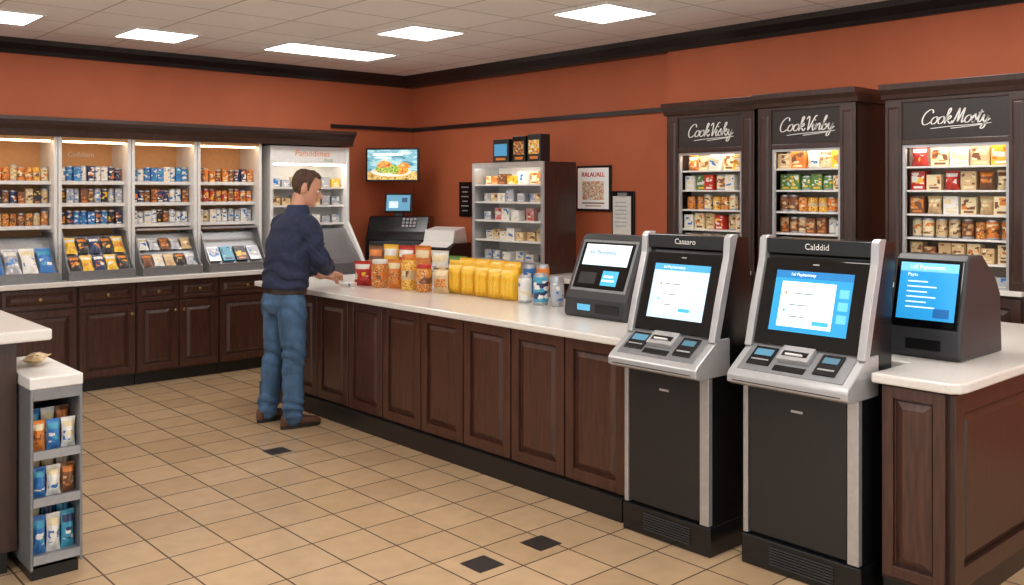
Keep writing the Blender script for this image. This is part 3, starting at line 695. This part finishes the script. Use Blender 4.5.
# register in the corner
t = thing('cash_register', 'black register with small blue screen in the far corner under the wall monitor', 'register', (5.62, 8.1, .9305), 40)
MB(BLACK).prism([(0, 0), (0, .22), (.06, .3), (.16, .46), (.38, .46), (.38, 0)], -.33, .33).build('housing', t, .012)
MB(CHAR).box(-.012, 0, -.28, .28, .03, .2).build('cash_drawer', t, .004)
kp = MB(GREYP); F = frame((.11, -.12, .39), 32)
for i in range(4):
    for j in range(3): kp.plate(F, -.06+i*.04, -.04+j*.04, .028, .026, 0, .008)
kp.build('keypad', t)
F = frame((.2, .02, .6), 12)
sc = MB(BLACK).plate(F, 0, 0, .3, .21, -.02, .01); sc.box(.2, .24, -.03, .07, .45, .55); sc = sc.build('screen', t, .006)
u = MB(); u.plate(F, 0, 0, .26, .17, .01, .012, em((90, 150, 180), .7)); u.plate(F, -.05, -.02, .1, .07, .012, .013, em((200, 220, 225), .8)); u.plate(F, .07, .03, .06, .05, .012, .013, em((40, 80, 120), .6)); u.build('display', sc)
t = thing('label_printer', 'white topped black printer beside the corner register', 'printer', (5.68, 7.52, .9305), 15)
MB(BLACK).prism([(0, 0), (0, .16), (.1, .2), (.36, .2), (.36, 0)], -.22, .22).build('housing', t, .01)
MB(WHITEP).prism([(-.01, .162), (.09, .21), (.12, .33), (.3, .36), (.34, .2), (.1, .2)], -.18, .2).build('cover', t, .012)
MB(CHAR).plate(frame((0, 0, .09)), .0, 0, .26, .06, 0, .01).build('paper_slot', t, .003)

# wall monitor
t = thing('wall_monitor', 'flat wall monitor showing a colourful meal picture in the far corner', 'monitor', (5.69, 8.26, 1.94), 42)
MB(BLACK).plate(frame((0, 0, 0)), 0, 0, .58, .36, -.05, 0).build('housing', t, .008)
MB(CHAR).box(.05, .42, -.03, .03, -.03, .03).box(.05, .07, -.1, .1, -.1, .1).build('bracket', t)
u = MB(); F = frame((0, 0, 0)); u.plate(F, 0, 0, .54, .32, 0, .002, print_mat('picture_sky', [(70, 130, 150), (120, 176, 192), (170, 206, 212), (206, 220, 214)], 7, .3, .7, (1, 1, 3)))
u.plate(F, 0, -.115, .54, .09, .002, .003, print_mat('picture_table', [(120, 84, 40), (190, 150, 80), (216, 190, 120), (150, 110, 50)], 16, .3, .7))
def disc(c, rx, ry, z, m, half=False):
    n = 24; a = math.pi if half else 2*math.pi
    u.add([(c[0]+rx*math.cos(a*k/n), c[1]+ry*math.sin(a*k/n), z) for k in range(n+1)], [tuple(range(n+1))], m, F)
FOODG = print_mat('picture_salad', [(60, 110, 40), (110, 160, 60), (190, 200, 90), (220, 90, 50)], 50, .3, .7)
FOODO = print_mat('picture_bun', [(150, 80, 30), (206, 130, 50), (226, 160, 80), (236, 190, 110)], 30, .3, .7)
FOODR = print_mat('picture_fruit', [(180, 50, 36), (220, 110, 40), (240, 180, 60), (200, 60, 40)], 40, .3, .7)
disc((-.01, -.075), .22, .05, .0036, em((236, 228, 210), .8)); disc((-.08, -.05), .11, .04, .004, FOODG); disc((-.08, -.03), .085, .075, .0044, FOODO, True)
disc((.08, -.06), .1, .045, .0042, FOODR); disc((.13, -.035), .07, .06, .0046, FOODO, True); disc((.02, -.05), .06, .05, .0048, FOODG)
u.plate(F, -.05, .11, .32, .025, .002, .003, em((240, 244, 244), .8)); u.plate(F, -.1, .075, .18, .014, .002, .003, em((240, 244, 244), .8))
u.build('display', t)

# poster, notices
F = frame((0, 0, 0))
t = thing('framed_poster', 'small framed poster with red heading on the right wall', 'poster', (XR-.002, 5.85, 1.685))
MB(BLACK).plate(F, 0, 0, .43, .42, 0, .02).build('frame', t, .004)
POW = mat('poster_white_glow', (246, 244, 240), .5, var=.02, emit=.12); POR = mat('poster_red', (200, 30, 26), .5, var=.04)  # poster white glows slightly, brightness put into the material
u = MB(); u.plate(F, 0, 0, .385, .375, .02, .022, POW)
for dx, dy in ((0, 0), (.0025, .001), (-.0025, -.001)): u.text(F, "RALAUALL", dx, .125+dy, .06, .0228+dx*.05, POR)
u.plate(F, 0, -.02, .27, .17, .022, .0226, print_mat('poster_picture', [(246, 242, 232), (236, 220, 186), (222, 150, 100), (246, 242, 232), (244, 238, 224)], 26, .5))
u.plate(F, 0, -.135, .28, .012, .022, .0226, PM['brown']); u.plate(F, 0, -.16, .2, .012, .022, .0226, PM['tan']); u.build('print', t)
t = thing('notice_board', 'black notice holder with white sheet beside the framed poster', 'notice board', (XR-.002, 5.49, 1.46))
MB(BLACK).plate(F, 0, 0, .26, .4, 0, .02).build('holder', t, .004)
u = MB(); u.plate(F, -.01, -.015, .21, .34, .02, .023, PM['white'])
for i in range(7): u.plate(F, -.02, .1-i*.035, .13+(.02 if i % 2 else 0), .008, .023, .024, PM['silver'])
u.build('sheet', t); MB(STEEL).plate(F, 0, .17, .1, .03, .02, .035).build('clip', t)
t = thing('wall_notice', 'narrow black notice on the right wall near the printer', 'notice', (XR-.002, 7.72, 1.57))
MB(BLACK).plate(F, 0, 0, .2, .37, 0, .015).build('board', t)
u = MB()
for i in range(6): u.plate(F, 0, .13-i*.05, .12-(.03 if i % 2 else 0), .014, .015, .016, PM['silver'])
u.build('printing', t)

# ---------------------------------------------------------------- foreground counter and rack at left
t = thing('front_counter', 'dark wood counter cut off at the left edge in the foreground', 'counter', (1.1, 4.46, 0))
MB(WOODD).box(-1.6, 0, 0, 1., .1, 1.008).build('body', t); MB(KICK).box(-1.6, -.03, .03, 1., 0, .1).build('plinth', t)
MB(STONE).box(-.55, 1.23, 4.4, 5.5, 1.01, 1.06).build('worktop', bevel=.01, label='white worktop corner at the left edge in the foreground', category='worktop')
rx0, rx1, ry = 1.112, 1.322, 4.30
t = thing('snack_rack', 'narrow grey snack rack with white top at the foreground left', 'rack', ((rx0+rx1)/2, ry, 0), 90)
h = (rx1-rx0)/2; D = .59
for s in (-1, 1):
    y0 = h-.011 if s > 0 else -h
    MB(GREYM).box(0, D, y0, y0+.011, .05, .82).build('side_panel', t, .003)
MB(GREYM).box(D-.02, D, -h+.011, h-.011, .05, .82).build('back_panel', t)
MB(WHITEP).box(-.012, D+.01, -h-.002, h+.004, .82, .87).build('top_panel', t, .006)
MB(KICK).box(.02, D, -h+.01, h-.01, 0, .05).build('plinth', t)
MB(GREYM).box(-.008, 0, -h, -h+.011, .05, .82).box(-.008, 0, h-.011, h, .05, .82).box(-.008, 0, -h+.011, h-.011, .77, .82).build('front_frame', t, .003)
for j, z in enumerate((.1, .345, .545)):
    sh = MB(GREYM).box(.0, D-.02, -h+.011, h-.011, z-.016, z).build('shelf', t)
    MB(GREYP).box(-.012, 0, -h+.011, h-.011, z-.026, z+.01).build('price_rail', sh)
    nm = ['bottom', 'middle', 'top'][j]
    colr = [[['teal', 'white', 'blue', 'teal', 'blue'], ['blue', 'teal', 'white', 'blue', 'teal']],
            [['brown', 'white', 'blue', 'navy', 'brown'], ['white', 'orange', 'tan', 'blue', 'white']],
            [['white', 'blue', 'orange', 'teal', 'white'], ['brown', 'white', 'blue', 'tan', 'white']]][j]
    for rr in range(2):
        hb_ = (.165, .205)[rr] if j == 0 else (.13, .165)[rr]
        row('snack_bag', colr[rr], ((rx0+rx1)/2, ry), 90, 3, 2*h-.03, .05+.08*rr, z, 'in the %s row of the %s shelf, foreground rack' % (('front', 'rear')[rr], nm), 'snack bags on the foreground rack', (.058, .05, hb_), .006, 0., None, 5)
put('snack_bag', 'tan', (1.19, 4.57, .898), 60, 'tan snack bag lying on top of the foreground snack rack', None, (.1, .045, .13), 86)

# ---------------------------------------------------------------- the man
P = Vector((3.22, 6.03, 0))
per = thing('person', 'man in navy collared top and blue jeans leaning over the counter', 'person', P)
def evald(mb, mods, name):
    o = bpy.data.objects.new('tmp', mb.mesh('tmp')); COL.objects.link(o)
    for ty, kw in mods:
        m = o.modifiers.new(ty, ty)
        for k, v in kw.items(): setattr(m, k, v)
    dg = bpy.context.evaluated_depsgraph_get(); me = bpy.data.meshes.new_from_object(o.evaluated_get(dg))
    bpy.data.objects.remove(o); me.name = name; return me
def fused(mb, name, parent, m, voxel, it, fold=None):
    me = evald(mb, [('REMESH', dict(mode='VOXEL', voxel_size=voxel)), ('SMOOTH', dict(iterations=it, factor=.5))], name)
    if fold:
        for v in me.vertices: v.co += v.normal*fold(v.co)
    me.materials.clear(); me.materials.append(m); me.shade_smooth()
    o = bpy.data.objects.new(name, me); COL.objects.link(o); o.parent = parent; return o
def ering(cx, cy, z, rx, ry, n=20, M=None):
    r = [Vector((cx+rx*math.cos(2*math.pi*k/n), cy+ry*math.sin(2*math.pi*k/n), z)) for k in range(n)]
    return [M @ p for p in r] if M else r
HM = Matrix.Translation((.14, 0, 1.567)) @ Matrix.Rotation(R(-30), 4, 'Z') @ Matrix.Rotation(R(17), 4, 'Y') @ Matrix.Scale(1.03, 4)
headr = [(-.0, .05, .02, .02), (.008, .046, .036, .032), (.028, .034, .058, .05), (.055, .022, .076, .062), (.085, .01, .088, .07), (.12, .0, .096, .075), (.155, -.004, .099, .077), (.185, -.006, .094, .073), (.21, -.01, .078, .06), (.227, -.012, .052, .042), (.236, -.014, .02, .018)]
body = MB(SKIN)
body.loft([ering(x, 0, z, a, c, M=HM) for z, x, a, c in headr])
nose = [(.128, .092, .008, .008), (.1, .106, .016, .012), (.085, .116, .02, .016), (.072, .102, .014, .014)]
body.loft([ering(x, 0, z, a, c, 10, HM) for z, x, a, c in nose[::-1]])
for s in (-1, 1): body.ell((-.012, s*.079, .108), .022, .012, .034, M=HM)
body.ell((.088, 0, .052), .014, .024, .010, M=HM); body.ell((.078, 0, .02), .022, .024, .016, M=HM); body.ell((.086, 0, .142), .014, .05, .012, M=HM)
body.limb([(.085, 0, 1.44), (.11, 0, 1.53), (.14, 0, 1.63)], [.062, .06, .058])
body.loft([ering(x, 0, z, a, c) for z, x, a, c in ((.9, .01, .1, .14), (1.1, .03, .1, .14), (1.3, .07, .1, .15), (1.4, .09, .08, .13), (1.47, .1, .05, .06))])
ARM = {-1: [(.085, -.194, 1.415), (.17, -.214, 1.18), (.385, .0, 1.06)], 1: [(.085, .194, 1.415), (.16, .23, 1.17), (.4, .17, 1.02)]}
LEG = {-1: [(.008, -.098, .9), (.02, -.118, .5), (-.005, -.14, .09)], 1: [(.008, .098, .9), (.0, .122, .5), (-.045, .155, .09)]}
def lerp(a, b_, t_): return Vector(a)*(1-t_)+Vector(b_)*t_
for s in (-1, 1):
    a, e, w_ = [Vector(q) for q in ARM[s]]
    a2 = a+Vector((0, -s*.03, -.02))
    body.limb([a2, lerp(a, e, .5), e, lerp(e, w_, .35), w_], [.042, .042, .038, .042, .029])
    hp, kn, an = LEG[s]; body.limb([hp, lerp(hp, kn, .5), kn, lerp(kn, an, .35), an], [.08, .07, .052, .052, .038])
    tip = Vector((.53, .085, 1.02)) if s < 0 else Vector((.55, .15, .988))
    f = (tip-w_).normalized(); side = f.cross(Vector((0, 0, 1))).normalized(); up = side.cross(f)
    body.limb([w_, w_+f*.045, w_+f*.085], [.03, .04, .041], flat=.42)
    for i, (off, ln) in enumerate(((-.03, .062), (-.01, .072), (.011, .068), (.031, .054))):
        k0 = w_+f*.085+side*off; k1 = k0+f*ln*.5+up*.004; k2 = k1+f*ln*.35-up*.018; k3 = k2+f*ln*.18-up*.022
        body.limb([k0-f*.02, k0, k1, k2, k3], [.0095, .0095, .009, .0085, .0075], n=8)
    ts = -1 if s < 0 else 1
    k0 = w_+f*.03+side*ts*.03; body.limb([k0, k0+f*.03+side*ts*.025-up*.004, k0+f*.062+side*ts*.032-up*.012], [.013, .011, .009], n=8)
fused(body, 'body', per, SKIN, .005, 2)
for s in (-1, 1):
    MB(WHITEP).ell((.083, s*.034, .118), .013, .014, .009, M=HM).ell((.0945, s*.034, .118), .003, .005, .005, BLACK, M=HM).build('eye', per, smooth=True)
    MB(HAIR).ell((.093, s*.034, .14), .008, .02, .005, M=HM).build('eyebrow', per, smooth=True)
MB(PM['pink']).ell((.1, 0, .052), .004, .02, .006, M=HM).build('lips', per, smooth=True)
def hr(z):
    for i in range(len(headr)-1):
        if headr[i][0] <= z <= headr[i+1][0]:
            t_ = (z-headr[i][0])/(headr[i+1][0]-headr[i][0]); return [headr[i][k]*(1-t_)+headr[i+1][k]*t_ for k in (1, 2, 3)]
    return headr[-1][1:]
hb = MB(HAIR); NA, NR = 96, 24; vs = []; fs = []
def hl_(c):
    K = [(-1, .045), (-.55, .056), (-.36, .11), (-.25, .15), (0., .155), (.1, .102), (.2, .102), (.3, .165), (.5, .196), (.66, .21), (.85, .203), (1, .2)]
    for (a, za), (b_, zb) in zip(K, K[1:]):
        if a <= c <= b_: return za+(zb-za)*(c-a)/(b_-a)
    return .19
for i in range(NA):
    th = 2*math.pi*i/NA; c = math.cos(th); ztop = .236; zl = hl_(c)
    zl += .005*noise.noise(Vector((th*11, 1, 4)))
    for j in range(NR+1):
        z = zl+(ztop-zl)*j/NR; x, a, w_ = hr(z); g = .0015+.0065*min(1, j/7)
        up = .009*max(0, (z-.17)/.066)+(.007*max(0, c) if z > .2 else 0)
        p = Vector((x+(a+g)*math.cos(th), (w_+g)*math.sin(th), z+up))
        lock = .003*math.sin(th*23+z*50+2*noise.noise(Vector((th*3, z*20, 0))))+.005*noise.noise(Vector((c*9+3, math.sin(th)*9, z*50)))
        p += Vector((math.cos(th), math.sin(th), .7))*lock*min(1, j/3)
        vs.append(HM @ p)
vs.append(HM @ Vector((-.012, 0, .248)))
for i in range(NA):
    i2 = (i+1) % NA
    for j in range(NR): fs.append((i*(NR+1)+j, i2*(NR+1)+j, i2*(NR+1)+j+1, i*(NR+1)+j+1))
    fs.append((i*(NR+1)+NR, i2*(NR+1)+NR, len(vs)-1))
hb.add(vs, fs); ho = hb.build('hair', per, smooth=True); md = ho.modifiers.new('solid', 'SOLIDIFY'); md.thickness = .006; md.offset = -1
sh = MB(NAVY)
sh.loft([ering(x, 0, z, a, c) for z, x, a, c in ((.975, .01, .15, .198), (1.02, .013, .154, .2), (1.1, .024, .152, .198), (1.2, .04, .154, .208), (1.32, .062, .156, .222), (1.4, .076, .14, .22), (1.455, .09, .108, .172), (1.495, .1, .08, .1), (1.515, .106, .07, .078))])
for s in (-1, 1):
    a, e, w_ = [Vector(q) for q in ARM[s]]
    sh.limb([a+Vector((0, -s*.022, .0)), lerp(a, e, .5), e, lerp(e, w_, .4), lerp(e, w_, .74)], [.092, .081, .069, .064, .051])
def crease(c, fx, fz, k):
    v = math.sin(c.z*fz+c.x*fx+c.y*fx*.6+3.5*noise.noise(c*6)); return k*(abs(v)**.5*(1 if v > 0 else -1))
def shirt_fold(c):
    f = .008*noise.noise(Vector((c.x*8, c.y*8, c.z*12)))
    f += crease(c, 26, 62, .010)*max(0, 1-abs(c.z-1.07)/.14)
    f += crease(c, 50, 45, .008)*max(0, 1-abs(c.z-1.18)/.12)*(1 if abs(c.y) > .13 else .3)
    f += .012*math.sin((c.z*.7-c.x*.8)*48+2*noise.noise(c*5))*max(0, 1-abs(c.z-1.3)/.13)*.7
    return f
fused(sh, 'shirt', per, NAVY, .008, 4, shirt_fold)
cl = MB(NAVYD); cl.loft([ering(.098, 0, 1.468, .096, .11, 24), ering(.108, 0, 1.52, .085, .09, 24), ering(.114, 0, 1.562, .073, .073, 24), ering(.115, 0, 1.564, .062, .062, 24), ering(.11, 0, 1.5, .062, .062, 24)]); cl.build('collar', per, smooth=True)
bl = MB(BELT)
o_ = [ering(.012, 0, z, .142, .189, 32) for z in (.936, .974)]; i_ = [ering(.012, 0, z, .125, .17, 32) for z in (.974, .936)]
vs = [p for r in (o_[0], o_[1], i_[0], i_[1]) for p in r]
bl.add(vs, [(a*32+k, a*32+(k+1) % 32, ((a+1) % 4)*32+(k+1) % 32, ((a+1) % 4)*32+k) for a in range(4) for k in range(32)]); bl.build('belt', per, smooth=True)
je = MB(DENIM)
je.loft([ering(x, 0, z, a, c) for z, x, a, c in ((.80, -.006, .1, .15), (.86, -.01, .136, .184), (.93, .002, .134, .184), (.985, .014, .128, .176))])
for s in (-1, 1):
    hp, kn, an = LEG[s]
    je.limb([Vector(hp)-Vector((.01, 0, .02)), lerp(hp, kn, .35), lerp(hp, kn, .7), kn, lerp(kn, an, .28)-Vector((.008, 0, 0)), lerp(kn, an, .7), lerp(kn, an, 1.03)], [.108, .102, .091, .081, .078, .072, .073])
def jean_fold(c):
    f = .006*noise.noise(Vector((c.x*9, c.y*9, c.z*13)))
    f += crease(c, 34, 75, .009)*max(0, 1-abs(c.z-.5)/.14)
    f += crease(c, 30, 85, .010)*max(0, 1-abs(c.z-.14)/.12)
    f += crease(c, 60, 40, .008)*max(0, 1-abs(c.z-.8)/.11)
    return f
fused(je, 'jeans', per, DENIM, .0075, 3, jean_fold)
for s in (-1, 1):
    an = Vector(LEG[s][2]); yw = -6 if s < 0 else 8
    M = Matrix.Translation((an.x, an.y, 0)) @ Matrix.Rotation(R(yw), 4, 'Z')
    def sring(x, w, hgt, z0=.018, n=16):
        return [M @ Vector((x, w*math.cos(2*math.pi*k/n), z0+max(0, hgt*(.5+.62*math.sin(2*math.pi*k/n)))*.9)) for k in range(n)]
    so = MB(LEATH).loft([sring(x, w, q) for x, w, q in ((-.085, .018, .04), (-.075, .032, .08), (-.03, .037, .095), (.03, .04, .09), (.09, .045, .062), (.15, .046, .048), (.19, .036, .038), (.207, .014, .024))]).build('shoe', per, smooth=True)
    n = 20; pts = [M @ Vector((.06+.15*math.cos(2*math.pi*k/n), (.047 if math.cos(2*math.pi*k/n) > 0 else .04)*math.sin(2*math.pi*k/n), 0)) for k in range(n)]
    MB(SOLE).poly([(p.x, p.y) for p in pts], .001, .026).build('sole', so)
put('packet', 'white', (3.22+.61, 6.03+.115, .9305), 30, 'small white packet on the counter under the man\'s hand', None, (.09, .1, .028))

# ---------------------------------------------------------------- world
w = bpy.data.worlds.new('world'); S.world = w; w.use_nodes = True
bg = w.node_tree.nodes['Background']; bg.inputs[0].default_value = (.99, .98, .97, 1); bg.inputs[1].default_value = 1.05
